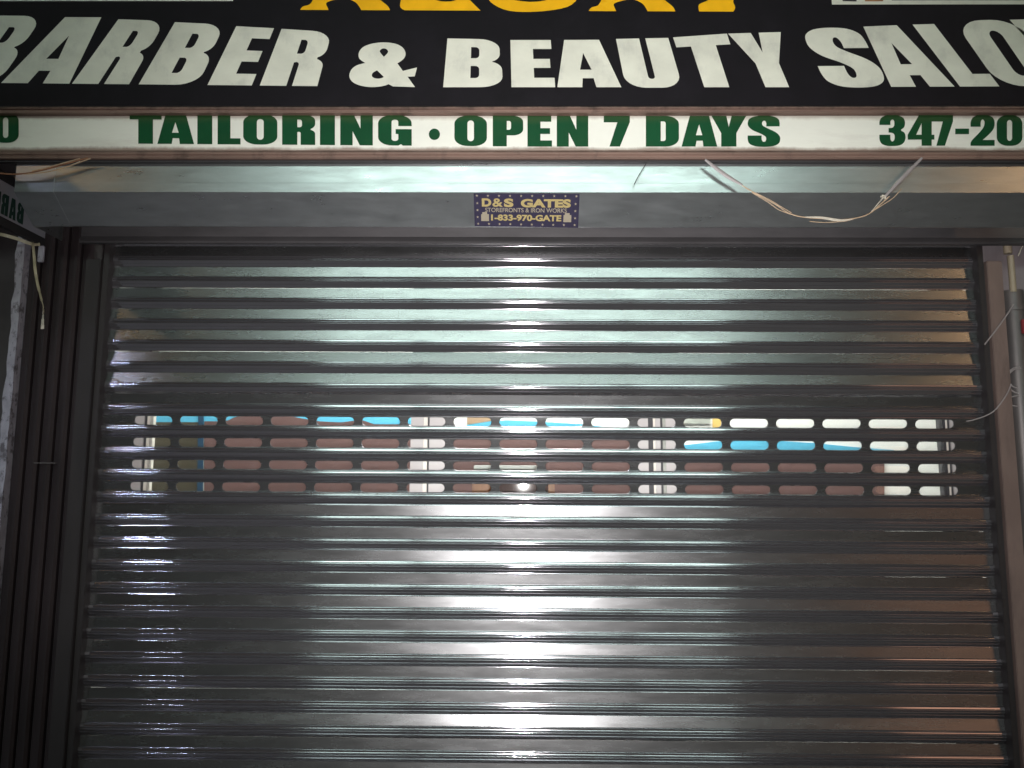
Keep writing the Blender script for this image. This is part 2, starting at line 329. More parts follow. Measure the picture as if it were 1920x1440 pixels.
G['3'] = [catmull([(0, .68, 1), (.42, .68, 1), (.42, .79), (.47, .85), (.54, .84), (.57, .76), (.56, .65), (.49, .59), (.35, .58, 1), (.35, .43, 1), (.49, .42), (.57, .36), (.58, .23), (.53, .15), (.46, .15), (.42, .23), (.42, .36, 1), (0, .36, 1), (0, .22), (.08, .07), (.28, 0), (.5, -.01), (.75, .01), (.92, .09), (1, .25), (.96, .42), (.82, .51), (.94, .6), (.98, .75), (.92, .9), (.75, .98), (.5, 1.01), (.25, .99), (.07, .91), (0, .79)], 4, True)]
G['2'] = [catmull([(0, .62, 1), (.42, .62, 1), (.42, .77), (.47, .85), (.54, .84), (.58, .75), (.53, .6), (.35, .42), (.1, .22), (0, .1), (0, 0, 1), (1, 0, 1), (1, .19, 1), (.50, .19, 1), (.75, .36), (.95, .55), (1, .75), (.93, .91), (.75, .99), (.5, 1.01), (.25, .99), (.07, .9), (0, .76)], 5, True)]
G['&'] = [catmull([(1, .44, 1), (.965, .24, 1), (.86, .23, 1), (.97, 0, 1), (.645, .01, 1), (.58, .06, 1), (.49, .015), (.33, -.01), (.17, .02), (.05, .10), (0, .23), (.03, .38), (.11, .48), (.235, .535, 1), (.15, .63), (.14, .76), (.20, .89), (.33, .97), (.5, 1.0), (.68, .97), (.79, .88), (.83, .75), (.80, .63), (.71, .53, 1), (.79, .36, 1)], 5, True),
          catmull([(.45, .79), (.47, .845), (.51, .865), (.555, .84), (.57, .775), (.51, .675, 1)], 4, True), catmull([(.41, .37, 1), (.51, .22, 1), (.45, .185), (.38, .19), (.335, .235), (.345, .31)], 4, True)]
G['dot'] = [arc(.5, .5, .5, .5, 0, 348, 23)]
# swash display letters
G['kK'] = [catmull([(0, 0, 1), (.03, .05), (.12, .10), (.17, .3), (.17, .7), (.10, .92), (.0, 1, 1), (.40, 1, 1), (.36, .85), (.36, .60), (.55, .72), (.66, .9), (.64, 1, 1), (.98, 1, 1), (.80, .75), (.62, .52), (.72, .34), (.84, .20), (.97, .07), (1, 0, 1), (.68, 0, 1), (.62, .11), (.50, .17), (.36, .14), (.29, .10), (.31, .02), (.315, 0, 1)], 4, True)]
G['kE'] = [catmull([(0, .06), (.04, .24), (.12, .4), (.12, .75), (.06, .95), (.05, 1, 1), (.98, 1, 1), (.94, .80, 1), (.7, .86), (.45, .84), (.42, .62), (.70, .60, 1), (.70, .46, 1), (.42, .44), (.36, .24), (.45, .15), (.62, .13), (.78, .18), (.86, .16, 1), (1, .0, 1), (.06, 0, 1)], 4, True)]
G['kS'] = [catmull([(.95, .66, 1), (.60, .70), (.45, .80), (.40, .72), (.60, .56), (.92, .40), (1, .22), (.88, .06), (.55, -.01), (.22, .0), (.02, .12), (.0, .24), (.10, .30), (.12, .22), (.30, .15), (.52, .13), (.70, .18), (.70, .26), (.45, .40), (.10, .58), (.02, .78), (.15, .94), (.45, 1.01), (.80, .98), (.96, .88)], 4, True)]
G['kY'] = [catmull([(.26, 0, 1), (.26, .10), (.36, .17), (.38, .26), (.22, .36), (.08, .6), (.0, 1, 1), (.34, 1, 1), (.38, .7), (.50, .46), (.64, .7), (.68, 1, 1), (1, 1, 1), (.96, .6), (.86, .36), (.66, .25), (.60, .16), (.62, .06), (.60, 0, 1)], 4, True)]

def glyph_px(g, quad, T, parent, m, name, th=0.0006, off=0.0009):
    """glyph g bilinearly fitted into a pixel quad (bl, br, tr, tl), laid on plane T=(point, normal)"""
    bl, br, tr, tl = quad; loops = []
    for lp in g:
        q = []
        for u, v in [p[:2] for p in lp]:
            x = (bl[0]*(1-u) + br[0]*u)*(1-v) + (tl[0]*(1-u) + tr[0]*u)*v
            y = (bl[1]*(1-u) + br[1]*u)*(1-v) + (tl[1]*(1-u) + tr[1]*u)*v
            q.append((x / 100, -y / 100))
        loops.append(q)
    V, F = fill2d(loops, 0.001)
    return lay(V, F, T, parent, m, name, th, off)
def lay(V, F, T, parent, m, name, th, off):
    p0, n = T
    VV = [hit(v[0]*100, -v[1]*100, Vector(p0) + n * (off + (th if v[2] > 0 else 0)), n) for v in V]
    return obj(name, VV, F, m, parent)
def text_px(body, quad, T, parent, m, name, bold=0.0, th=0.0002, off=0.0006, sp=1.0):
    cu = bpy.data.curves.new('txt', 'FONT'); cu.body = body; cu.size = 1.0; cu.offset = bold; cu.extrude = 0.001; cu.space_character = sp
    V, F = curve_vf(cu)
    x0 = min(v[0] for v in V); x1 = max(v[0] for v in V); y0 = min(v[1] for v in V); y1 = max(v[1] for v in V)
    bl, br, tr, tl = quad; V2 = []
    for x, y, z in V:
        u = (x - x0) / (x1 - x0); v = (y - y0) / (y1 - y0)
        X = (bl[0]*(1-u) + br[0]*u)*(1-v) + (tl[0]*(1-u) + tr[0]*u)*v
        Y = (bl[1]*(1-u) + br[1]*u)*(1-v) + (tl[1]*(1-u) + tr[1]*u)*v
        V2.append((X / 100, -Y / 100, z))
    return lay(V2, F, T, parent, m, name, th, off)

NF = Vector((0, -1, 0))            # facade normal, towards the street
def struct(o): o['kind'] = 'structure'; return o

# ================================================================== ground
struct(box('road', -200, 200, -200, -4.2, -0.6, -0.14, 'asphalt'))
struct(box('pavement', -60, 60, -4.0, 6.0, -0.5, 0.0, 'paving'))
struct(box('kerb', -60, 60, -4.2, -4.003, -0.5, -0.004, 'paving', bev=0.012))
struct(box('opposite_pavement', -60, 60, -24.0, -13.0, -0.5, 0.0, 'paving'))

# ================================================================== key coordinates
zr = [P(975, y, 0.0).z for y in (791.5, 833, 874.5, 916)]
PITCHZ = (zr[0] - zr[3]) / 3
XL = (P(205, 500, -0.04).x + P(152, 1430, -0.04).x) / 2 - 0.018
XR = (P(1836, 505, -0.04).x + P(1890, 1430, -0.04).x) / 2 + 0.012
print('slat pitch', PITCHZ, 'XL', XL, P(205, 500, -0.04).x, P(152, 1430, -0.04).x, 'XR', XR, P(1836, 505, -0.04).x, P(1890, 1430, -0.04).x)
YF, YB = -0.245, -0.15                       # hood front face, hood bottom edge
zf = P(980, 360.5, YF).z; zb = P(980, 425, YB).z
ztop = zf + 0.40
XH0 = P(31, 340, YF).x; XH1 = P(1960, 340, YF).x
print('hood', zf, zb, XH0, XH1, P(66, 422, YB).x)

# ================================================================== shop building (walls round the opening)
shop = thing('shop_building', 'dark rendered shop front wall around the closed roller shutter', 'building', (0, 0.3, 0))
box('upper_wall', -4.5, 4.5, 0.06, 0.40, zf + 0.05, 6.5, 'wall', shop)
xw = P(29, 700, -0.02).x
box('left_pier', xw - 0.004, XL - 0.055, 0.045, 0.115, 0.0, zf + 0.048, 'wall', shop)
box('right_pier', XR + 0.055, XR + 0.45, 0.045, 0.115, 0.0, zf + 0.048, 'rightwall', shop)
box('far_left_wall', -4.5, xw - 0.006, 0.12, 0.44, 0.0, zf + 0.046, 'wall', shop)
box('far_right_wall', XR + 0.453, 4.5, 0.05, 0.40, 0.0, zf + 0.046, 'rightwall', shop)
# ribbed cladding boards on the left pier
xa = XL - 0.058; nb = 5; wv = (xa - (xw + 0.002)) / nb
for i in range(nb):
    x0 = xw + 0.002 + i * wv
    V = []; F = []
    prof = [(x0 + 0.0015, 0.043), (x0 + 0.0015, -0.004), (x0 + 0.006, -0.010), (x0 + wv * 0.55, -0.012), (x0 + wv * 0.62, -0.020), (x0 + wv - 0.008, -0.020), (x0 + wv - 0.0015, -0.012), (x0 + wv - 0.0015, 0.043)]
    n = len(prof); V = [(x, y, 0.0) for x, y in prof] + [(x, y, zf + 0.04) for x, y in prof]
    F = [(k, (k + 1) % n, (k + 1) % n + n, k + n) for k in range(n)] + [tuple(range(n))[::-1], tuple(range(n, 2 * n))]
    obj('cladding_board', V, F, 'ribbed', shop)
# flaking painted edge of the neighbouring jamb
def jag_strip():
    V = []; F = []; n = 60; z1 = P(23, 432, -0.03).z; xr_ = P(29, 700, -0.03).x - 0.004
    rnd = random.Random(3)
    for i in range(n + 1):
        z = z1 * i / n; a = xr_ - 0.027 + rnd.uniform(-0.005, 0.004); b = xr_ + rnd.uniform(-0.003, 0.0)
        V += [(a, -0.028, z), (b, -0.030, z), (a, 0.04, z), (b, 0.04, z)]
    for i in range(n):
        k = i * 4
        F += [(k, k + 1, k + 5, k + 4), (k + 2, k + 6, k + 7, k + 3), (k, k + 4, k + 6, k + 2), (k + 1, k + 3, k + 7, k + 5)]
    F += [(0, 2, 3, 1), (4 * n, 4 * n + 1, 4 * n + 3, 4 * n + 2)]
    return obj('painted_jamb', V, F, 'stonepaint', shop)
jag_strip()
# little blue-grey plate below the hood corner
zp = P(76, 478, -0.03)
box('fixing_plate', zp.x - 0.010, zp.x + 0.008, -0.030, -0.021, zp.z - 0.022, zp.z + 0.03, 'stonepaint', shop, bev=0.002)

pl, pr_ = P(65, 868, -0.022), P(105, 868, -0.022)
box('latch_edge', pl.x, pr_.x, -0.026, -0.0205, pl.z - 0.0015, pl.z + 0.0015, 'pipe', shop)

# ================================================================== roller shutter
shut = thing('roller_shutter', 'closed galvanised steel roller shutter with four rows of oval slots', 'shutter', (0, 0, 0))
S0, S1 = XL - 0.03, XR + 0.03
k_ = PITCHZ / 66.5
prof_all = [(1.3, -30, 1), (4.6, -30.5), (6.0, -31.5), (6.5, -34.4), (7.1, -37.4), (7.8, -38.8), (7.9, -40.0), (7.2, -41.2), (5.2, -41.8, 1), (4.4, -42.6), (5.2, -43.6, 1), (7.4, -43.9), (8.7, -45.0), (8.7, -46.4), (7.6, -48.6), (3.7, -54.2), (3.5, -54.9), (4.3, -55.5), (4.0, -56.4), (-0.6, -62.6), (-1.3, -64.2), (-1.5, -65.4), (-1.3, -66.5, 1)]
rib = [(-a * k_, b * k_) for a, b in catmull(prof_all, 4)]
def slat_mesh(deg):
    # deg: how far the flat face looks upwards
    h = 15 * k_ * math.tan(math.radians(deg))
    out = [(h, 0.0), (0.0, -15 * k_), (-h, -30 * k_)]
    r2 = list(rib); n = 12
    r2 = [(y + (rib[0][0] - (-h)) * -max(0, 1 - j / n), z) for j, (y, z) in enumerate(r2)]
    m_ = len(r2); e = h - r2[-1][0]
    r2 = [(y + e * max(0, 1 - (m_ - 1 - j) / n), z) for j, (y, z) in enumerate(r2)]
    out = out + r2[1:]
    V, F = extrude_x(out, S0, S1)
    me = bpy.data.meshes.new('slat'); me.from_pydata(V, [], F); me.update()
    me.materials.append(M['slat']); me.materials.append(M['rib'])
    for p in me.polygons: p.material_index = 1 if p.index >= 2 else 0
    shade(me, 28); return me
# rows: flat top of slat i sits at ztopflat - i*pitch ; slot rows are four consecutive slats
flat_mid = 15 * k_
z_row1_top = zr[0] + flat_mid
i_first = -11
tilts = {-4: 7.0, -3: 11.0, -2: 11.5, -1: -19.0, 4: -2.6, 5: -6.5, 6: -0.2, 7: -3.0, 8: 3.0, 9: 0.0, 10: 5.0, 11: 2.0, 12: 4.0, 13: 11.6, 14: 6.0, 15: 7.0, 16: 8.0}
mcache = {}
# perforated slat mesh
def perf_mesh():
    pitch = (P(1752, 797, 0).x - P(288, 788, 0).x) / 17; x0 = P(288, 788, 0).x
    hw, hh = 0.0590, 14.1 * k_
    loops = [[(S0, -30 * k_), (S1, -30 * k_), (S1, 0), (S0, 0)]]
    for c in range(18):
        cx = x0 + c * pitch
        loops.append(arc(cx + hw - hh, -flat_mid, hh * 0.98, hh, -90, 90, 9) + arc(cx - hw + hh, -flat_mid, hh * 0.98, hh, 90, 270, 9))
    V, F = fill2d(loops, 0.0004, 0.0013)
    td = math.tan(math.radians(-19.0))
    VV = [(x, -z + (y + flat_mid) * td, y) for x, y, z in V]
    h = 15 * k_ * td; r2 = [(-h, -30 * k_)] + rib[1:-1] + [(h, -66.5 * k_)]
    nf = len(F); R, RF = extrude_x(r2, S0, S1); k = len(VV)
    VV = VV + R; FF = F + [tuple(i + k for i in f) for f in RF]
    me = bpy.data.meshes.new('perforated_slat'); me.from_pydata(VV, [], FF); me.update()
    me.materials.append(M['slat']); me.materials.append(M['rib'])
    for p in me.polygons: p.material_index = 1 if (p.index >= nf or abs(p.normal.y) < 0.93) else 0
    shade(me, 28); return me
pm = perf_mesh()
nsl = int((z_row1_top - 8 * -PITCHZ) / PITCHZ)
i = i_first
while True:
    z = z_row1_top - i * PITCHZ
    if z < 0.10: break
    if 0 <= i <= 3: place('perforated_slat', pm, (0, 0, z), shut)
    else:
        dg_ = tilts.get(i, 5.0 + (0.5, -0.4, 0.2, -0.2)[i % 4])
        if dg_ not in mcache: mcache[dg_] = slat_mesh(dg_)
        o_ = place('slat', mcache[dg_], (0, random.uniform(-0.0004, 0.0004), z + random.uniform(-0.0004, 0.0004)), shut)
        o_.rotation_euler = (0, math.radians(random.uniform(-0.02, 0.02)), math.radians(random.uniform(-0.02, 0.02)))
    i += 1
zend = z_row1_top - i * PITCHZ + PITCHZ
box('bottom_bar', S0, S1, -0.02, 0.02, 0.004, zend - PITCHZ * 0 - 0.002, 'slat', shut, bev=0.003)
for sgn, xe in ((-1, XL), (1, XR)):
    def gx(a, b): return (xe + sgn * a, xe + sgn * b)
    a, b = gx(0.0, 0.018); box('guide_channel', a, b, -0.032, 0.0135, 0.0, zf - 0.06, 'guide', shut, bev=0.0015)
    a, b = gx(0.0185, 0.064); box('guide_face', a, b, -0.046, 0.040, 0.0, zb + 0.0 - 0.07, 'guideface' if sgn > 0 else 'guide', shut, bev=0.002)
    a, b = gx(0.0, 0.018); box('guide_back', a, b, 0.014, 0.040, 0.0, zf - 0.06, 'guide', shut, bev=0.0015)

# ================================================================== hood over the shutter
hood = thing('shutter_hood', 'boxy galvanised steel hood with a slanting lower face above the shutter', 'hood', (0, 0, zb))
xs1 = P(90, 330, YF).x
def hood_piece(name, xa, xb, pr, m='hood'):
    t = 0.0015
    V, F = extrude_x(pr, xa, xb, closed=True, caps=True)
    return obj(name, V, F, m, hood)
def shell(o):      # thin folded sheet profile, o = outward offset
    zc = P(980, 343, YF).z
    return [(YF - o + 0.0012, ztop), (YF - o + 0.0006, zc), (YF - o, zc - 0.0008), (YF - o, zf - o * 0.4), (YB - o * 0.7, zb - o * 0.7), (YB + 0.006, zb - o * 0.7), (YB + 0.006, zb + 0.003), (YB + 0.001, zb + 0.003), (YF + 0.003, zf + 0.001), (YF + 0.003, ztop)]
hood_piece('front_cover', xs1, XH1, shell(0.0))
hood_piece('end_section', XH0, xs1 + 0.02, shell(0.0018))
# closed end plate
V = [(XH0 - 0.001, y, z) for y, z in [(YF, ztop), (YF, zf), (YB, zb), (0.05, zb), (0.05, ztop)]]
V2 = [(x - 0.003, y, z) for x, y, z in V]; F = [(0, 1, 2, 3, 4), (9, 8, 7, 6, 5)] + [(i, i + 5, (i + 1) % 5 + 5, (i + 1) % 5) for i in range(5)]
obj('end_plate', V + V2, F, 'hood', hood)
# lintel lip behind the hood
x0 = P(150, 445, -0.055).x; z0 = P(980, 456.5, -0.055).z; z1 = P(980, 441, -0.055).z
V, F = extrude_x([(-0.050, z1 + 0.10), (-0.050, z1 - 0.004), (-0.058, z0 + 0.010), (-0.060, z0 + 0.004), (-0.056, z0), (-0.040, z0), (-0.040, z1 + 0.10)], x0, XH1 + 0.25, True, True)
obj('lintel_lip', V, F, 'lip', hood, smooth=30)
box('hood_soffit', XH0 + 0.002, XH1, YB + 0.008, 0.05, zb + 0.10, zb + 0.104, 'hood', hood)

# sticker on the bevel
nch = Vector((0, -(zf - zb), -(YB - YF) )).normalized()
if nch.y > 0: nch = -nch
TC = (Vector((0, YF, zf)), nch)
sq = [(890, 424), (1084, 427), (1087, 363.5), (888, 362.5)]
stk = thing('gate_sticker', 'navy sticker with gold lettering and a border of small stars on the hood', 'sticker', tuple(hit(986, 395, TC[0], nch)))
V, F = fill2d([[(x / 100, -y / 100) for x, y in sq]], 0.001); lay(V, F, TC, stk, 'navy', 'backing', 0.0003, 0.0003)
def sub(u0, v0, u1, v1):
    def q(u, v):
        bl, br, tr, tl = sq
        return ((bl[0]*(1-u) + br[0]*u)*(1-v) + (tl[0]*(1-u) + tr[0]*u)*v, (bl[1]*(1-u) + br[1]*u)*(1-v) + (tl[1]*(1-u) + tr[1]*u)*v)
    return [q(u0, v0), q(u1, v0), q(u1, v1), q(u0, v1)]
text_px('D', sub(.075, .60, .165, .85), TC, stk, 'gold', 'lettering', 0.05)
text_px('&', sub(.175, .595, .275, .85), TC, stk, 'gold', 'lettering', 0.022)
text_px('S', sub(.285, .59, .375, .85), TC, stk, 'gold', 'lettering', 0.05)
text_px('GATES', sub(.445, .585, .92, .84), TC, stk, 'gold', 'lettering', 0.05)
text_px('STOREFRONTS & IRON WORKS', sub(.105, .435, .885, .565), TC, stk, 'palegold', 'lettering', 0.012)
text_px('1-833-970-GATE', sub(.16, .175, .835, .365), TC, stk, 'gold', 'lettering', 0.04)
for u in (.065, .855):
    q = sub(u, .16, u + .075, .37)
    V, F = fill2d([[(x / 100, -y / 100) for x, y in q]], 0.001); lay(V, F, TC, stk, 'palegold', 'emblem_block', 0.0002, 0.0006)
    q = sub(u + .012, .37, u + .058, .43)
    V, F = fill2d([[(x / 100, -y / 100) for x, y in q]], 0.001); lay(V, F, TC, stk, 'palegold', 'emblem_handle', 0.0002, 0.0006)
def star(u, v):
    q = sub(u - .014, v - .045, u + .014, v + .045)
    g = [[(.5 + (.5 if k % 2 == 0 else .2) * math.sin(math.pi * k / 5), .5 + (.5 if k % 2 == 0 else .2) * math.cos(math.pi * k / 5)) for k in range(10)]]
    glyph_px(g, q, TC, stk, 'palegold', 'star', 0.0002, 0.0006)
for k in range(10): star(.03 + k * .94 / 9, .93)
for k in range(10): star(.035 + k * .93 / 9, .075)
for k in range(3): star(.032, .28 + k * .21); star(.966, .28 + k * .21)

# ================================================================== shop sign
YS = -0.258
TS = (Vector((0, YS, 0)), NF)
X0s, X1s = -2.15, 2.15
z_b0 = P(980, 297, YS - 0.012).z; z_b1 = P(980, 281.5, YS - 0.004).z      # lower rail
z_m0 = P(980, 214.5, YS - 0.004).z; z_m1 = P(980, 194, YS - 0.016).z      # middle rail
sign = thing('shop_sign', 'long shop fascia sign, black panel with white words over a white strip with green words', 'sign', (0, YS, z_b0))
box('main_panel', X0s, X1s, YS, YS + 0.0115, z_m1 + 0.001, z_m1 + 0.95, 'black', sign)
box('strip_panel', X0s, X1s, YS + 0.003, YS + 0.0115, z_b1 + 0.001, z_m0 - 0.001, 'strip', sign)
def railx(name, zlo, zhi, out):
    pr = [(YS + 0.0115, zhi), (YS - 0.002, zhi), (YS - out * 0.55, zhi - 0.004), (YS - out, zhi - 0.010), (YS - out, zlo + 0.012), (YS - out * 0.7, zlo + 0.010), (YS - out * 0.7, zlo + 0.005), (YS - out * 0.9, zlo + 0.003), (YS - out * 0.9, zlo), (YS + 0.0115, zlo)]
    V, F = extrude_x(pr, X0s, X1s, True, True); return obj(name, V, F, 'rail', sign)
stain(M['strip'], z_b1, z_b1 + 0.028, (0.20, 0.12, 0.09), 0.85, 7.0, 4.0)
stain(M['strip'], z_m0, z_m0 - 0.03, (0.40, 0.36, 0.30), 0.6, 9.0, 4.0)
stain(M['green'], z_m0, z_m0 - 0.05, (0.03, 0.065, 0.02), 0.6, 6.0, 5.0)
stain(M['rail'], z_m1, z_m1 - 0.03, (0.022, 0.016, 0.014), 0.9, 26.0, 6.0)
railx('middle_rail', z_m0, z_m1, 0.016)
railx('lower_rail', z_b0, z_b1, 0.012)
box('drip_edge', X0s, X1s, YS - 0.002, YS + 0.0115, z_b0 - 0.006, z_b0 - 0.0005, 'soffit', sign)
box('top_box', X0s, X1s, YS + 0.0125, 0.058, ztop + 0.01, z_m1 + 0.95, 'black', sign)
# main words
def yb_(x): return 155.5 + 8.0 * max(0.0, min(1.0, x / 800.0)) if x < 800 else (163.5 if x < 1500 else 163.5 - (x - 1500) * 0.004)
words = [('B', -104, -3, 84, -10, 29, 30), ('A', 2, 130, 219, 93, 32, 32.5), ('R', 135, 242, 310, 222, 36, 39), ('B', 260, 371, 424, 328, 41.5, 46), ('E', 389, 472, 516, 443, 49, 53), ('R', 487, 595, 622, 528, 54, 60),
         ('&', 655, 782, 782, 655, 79.5, 79.5), ('B', 831, 943, 939, 839, 72, 74), ('E', 959, 1041, 1035, 957, 75, 75), ('A', 1045, 1165, 1151, 1030, 75, 74.5), ('U', 1173, 1280, 1253, 1155, 73, 71), ('T', 1293, 1395, 1363, 1262, 70, 63), ('Y', 1407, 1508, 1464, 1365, 63, 60),
         ('S', 1552, 1668, 1612, 1500, 54, 52), ('A', 1671, 1790, 1708, 1592, 51, 46), ('L', 1800, 1874, 1783, 1711, 46, 44), ('O', 1874, 1992, 1907, 1788, 39, 36), ('N', 2005, 2125, 2012, 1893, 37, 34)]
for g, xbl, xbr, xtr, xtl, ytl, ytr in words:
    glyph_px(G[g], [(xbl, yb_(xbl)), (xbr, yb_(xbr)), (xtr, ytr), (xtl, ytl)], TS, sign, 'white', 'letter')
for g, a, b in (('kK', 563, 731), ('kE', 750, 901), ('kS', 917, 1084), ('kK', 1104, 1266), ('kY', 1262, 1450)):
    glyph_px(G[g], [(a, 18.5 + (a - 563) * 0.004), (b, 18.5 + (b - 563) * 0.004), (b, -110), (a, -110)], TS, sign, 'yellow', 'swash_letter')
# picture panels at the top of the sign, only their lower edges are in view
def pic(px_, name, m, off=0.0009, th=0.0006):
    V, F = fill2d([[(x / 100, -y / 100) for x, y in px_]], 0.001); return lay(V, F, TS, sign, m, name, th, off)
pic([(-90, 2.0), (437, 2.0), (441, -190), (-90, -190)], 'picture_panel', 'white')
pic([(1560, 8.5), (2040, 8.0), (2040, -190), (1540, -190)], 'picture_panel', 'white')
pic([(1580, 2.0), (1606, 2.6), (1612, -60), (1575, -60)], 'picture_print', 'soffit', 0.0019)
pic([(1622, 2.4), (1656, 2.2), (1650, -50), (1618, -50)], 'picture_print', 'orange', 0.0019)
pic([(1672, 1.4), (1990, 0.6), (1990, -150), (1672, -150)], 'picture_print', 'ingrey', 0.0019)
# green words
TG = (Vector((0, YS + 0.003, 0)), NF)
def gy(x):
    t = max(0, min(1, (x - 0) / 1000)); return (211 + 6.3 * t - (1.5 if x > 1500 else 0), 267.5 + 7.3 * t - (1.5 if x > 1500 else 0))
green = [('0', -14, 35), ('T', 243, 303), ('A', 295, 364), ('I', 370, 398), ('L', 408, 451), ('O', 456, 520), ('R', 529, 591), ('I', 600, 628), ('N', 638, 699), ('G', 709, 772), ('O', 852, 913), ('P', 924, 981), ('E', 989, 1035), ('N', 1044, 1103), ('7', 1132, 1181), ('D', 1211, 1273), ('A', 1278, 1345), ('Y', 1334, 1399), ('S', 1402, 1463), ('3', 1649, 1698), ('4', 1702, 1752), ('7', 1747, 1787), ('-', 1791, 1817), ('2', 1820, 1865), ('0', 1869, 1917)]
for g, a, b in green:
    t, bt = gy(a)
    glyph_px(G[g], [(a, bt), (b, gy(b)[1]), (b, gy(b)[0]), (a, t)], TG, sign, 'green', 'green_letter')
glyph_px(G['dot'], [(804, 262.5), (825, 262.5), (825, 241), (804, 241)], TG, sign, 'green', 'green_dot')

# ================================================================== things hanging from the sign
def cord(name, label, strands, m, grp=None):
    o = None; V = []; F = []
    for pts, r in strands:
        v, f = tube(pts, r, 6, 0.6); k = len(V); V += v; F += [tuple(i + k for i in q) for q in f]
    o = obj(name, V, F, m, smooth=60); return tag(o, label, 'cord', grp)
loop = thing('hanging_cord', 'dry frayed cord sagging in a loop beneath the phone number on the sign', 'cord', tuple(P(1530, 412, -0.27)))
yl = -0.274
def cpart(name, px_, r, m, Y=yl, n=6, flat=0.5):
    pts = curve3(px_, Y, n)
    if isinstance(r, tuple): r = [r[0] + (r[1] - r[0]) * math.sin(math.pi * i / (len(pts) - 1)) for i in range(len(pts))]
    V, F = tube(pts, r, 6, flat); return obj(name, V, F, m, loop, smooth=60)
cpart('flat_end', [(1322, 299), (1345, 317), (1368, 333), (1392, 347)], (0.003, 0.006), 'greycord')
cpart('strand', [(1384, 343), (1412, 360), (1455, 384), (1478, 399), (1503, 406.5), (1545, 410), (1585, 411.5), (1625, 403), (1652, 382), (1668, 368)], 0.0016, 'raffia')
cpart('strand', [(1410, 361), (1440, 379), (1460, 393), (1482, 401.5)], 0.0013, 'raffia')
cpart('strand', [(1400, 354), (1440, 373), (1462, 386), (1484, 399)], 0.0012, 'raffia')
cpart('strand', [(1505, 407), (1540, 408), (1575, 413), (1600, 411)], (0.001, 0.004), 'palecord')
cpart('strand', [(1518, 415), (1545, 417), (1580, 415), (1600, 411)], 0.0012, 'raffia')
cpart('strand', [(1630, 400), (1652, 386), (1675, 371), (1690, 354)], 0.0012, 'raffia')
cpart('strand', [(1632, 399), (1648, 380), (1660, 366), (1682, 340)], 0.0012, 'palecord')
cpart('flat_end', [(1658, 370), (1685, 341), (1705, 320), (1729, 296)], (0.003, 0.0052), 'greycord')
pk = P(1655, 374, yl); V, F = tube([pk + Vector((-0.004, 0, 0.006)), pk + Vector((0, 0, 0.011)), pk + Vector((0.007, 0, 0.008)), pk + Vector((0.006, 0, 0.0))], 0.004, 6)
obj('knot', V, F, 'palecord', loop, smooth=60)
w = thing('wire_stub', 'short thin bent wire poking down under the word seven days', 'wire', tuple(P(1200, 325, -0.26)))
w['label'] = 'short thin wire hanging from the sign edge under the words OPEN 7 DAYS'
V, F = tube(curve3([(1216, 299), (1207, 314), (1197, 330), (1189, 346)], -0.262), 0.0011, 6); obj('wire', V, F, 'soffit', w, smooth=60)
lw = thing('brown_cord', 'pair of brown cords drooping across the left end of the hood', 'cord', tuple(P(90, 320, -0.29)))
lw['label'] = 'brown and tan twisted cords drooping across the end of the hood beside the banner'
for px_, r, m in (([(-40, 318), (0, 325), (40, 326), (80, 319), (120, 308), (165, 296)], 0.0024, 'browncord'), ([(-30, 322), (10, 325.5), (50, 326), (92, 322), (130, 311), (170, 297)], 0.0018, 'raffia'), ([(60, 321), (86, 315), (110, 308), (150, 297)], 0.0016, 'raffia'), ([(62, 326), (90, 323), (118, 315), (150, 303)], 0.0014, 'palecord')):
    V, F = tube(curve3(px_, -0.276), r, 6, 0.7); obj('strand', V, F, m, lw, smooth=60)

strap = thing('plastic_strap', 'yellowed plastic strap draped and dangling in front of the dark ribbed cladding', 'strap', tuple(P(70, 540, -0.1)))
def ribbon(pts, wd, name, m, parent, twist=None):
    V = []; F = []; n = len(pts)
    for i, p in enumerate(pts):
        t = (pts[min(n - 1, i + 1)] - pts[max(0, i - 1)]).normalized()
        a = t.cross(Vector((0, 1, 0))).normalized(); b = t.cross(a).normalized()
        tw = (twist[i * len(twist) // n] if twist else 0.0); dvec = a * math.cos(tw) + b * math.sin(tw); nn = (b * math.cos(tw) - a * math.sin(tw)) * 0.0006
        V += [p - dvec * wd / 2 - nn, p + dvec * wd / 2 - nn, p + dvec * wd / 2 + nn, p - dvec * wd / 2 + nn]
    for i in range(n - 1):
        for k in range(4): F.append((i * 4 + k, i * 4 + (k + 1) % 4, (i + 1) * 4 + (k + 1) % 4, (i + 1) * 4 + k))
    F += [(3, 2, 1, 0), tuple(range(4 * n - 4, 4 * n))]
    return obj(name, V, F, m, parent, smooth=40)
ribbon(curve3([(-40, 431), (0, 439), (30, 447), (58, 457), (75, 458)], [-0.10, -0.08, -0.06, -0.04, -0.035]), 0.010, 'strap_run', 'tape', strap, [0.3, 0.2, 0.1, 0.3])
ribbon(curve3([(61, 455), (64, 480), (66, 505), (70, 530), (76, 555), (81, 575), (82, 585)], -0.045), 0.009, 'strap_tail', 'tape', strap, [0.2, 0.1, 0.0, 0.2, 0.5, 0.9, 1.3])
ribbon(curve3([(82, 583), (80.5, 592), (80, 603), (79.5, 617)], -0.045), 0.010, 'strap_tip', 'palecord', strap, [1.3, 0.7, 0.3, 0.0])

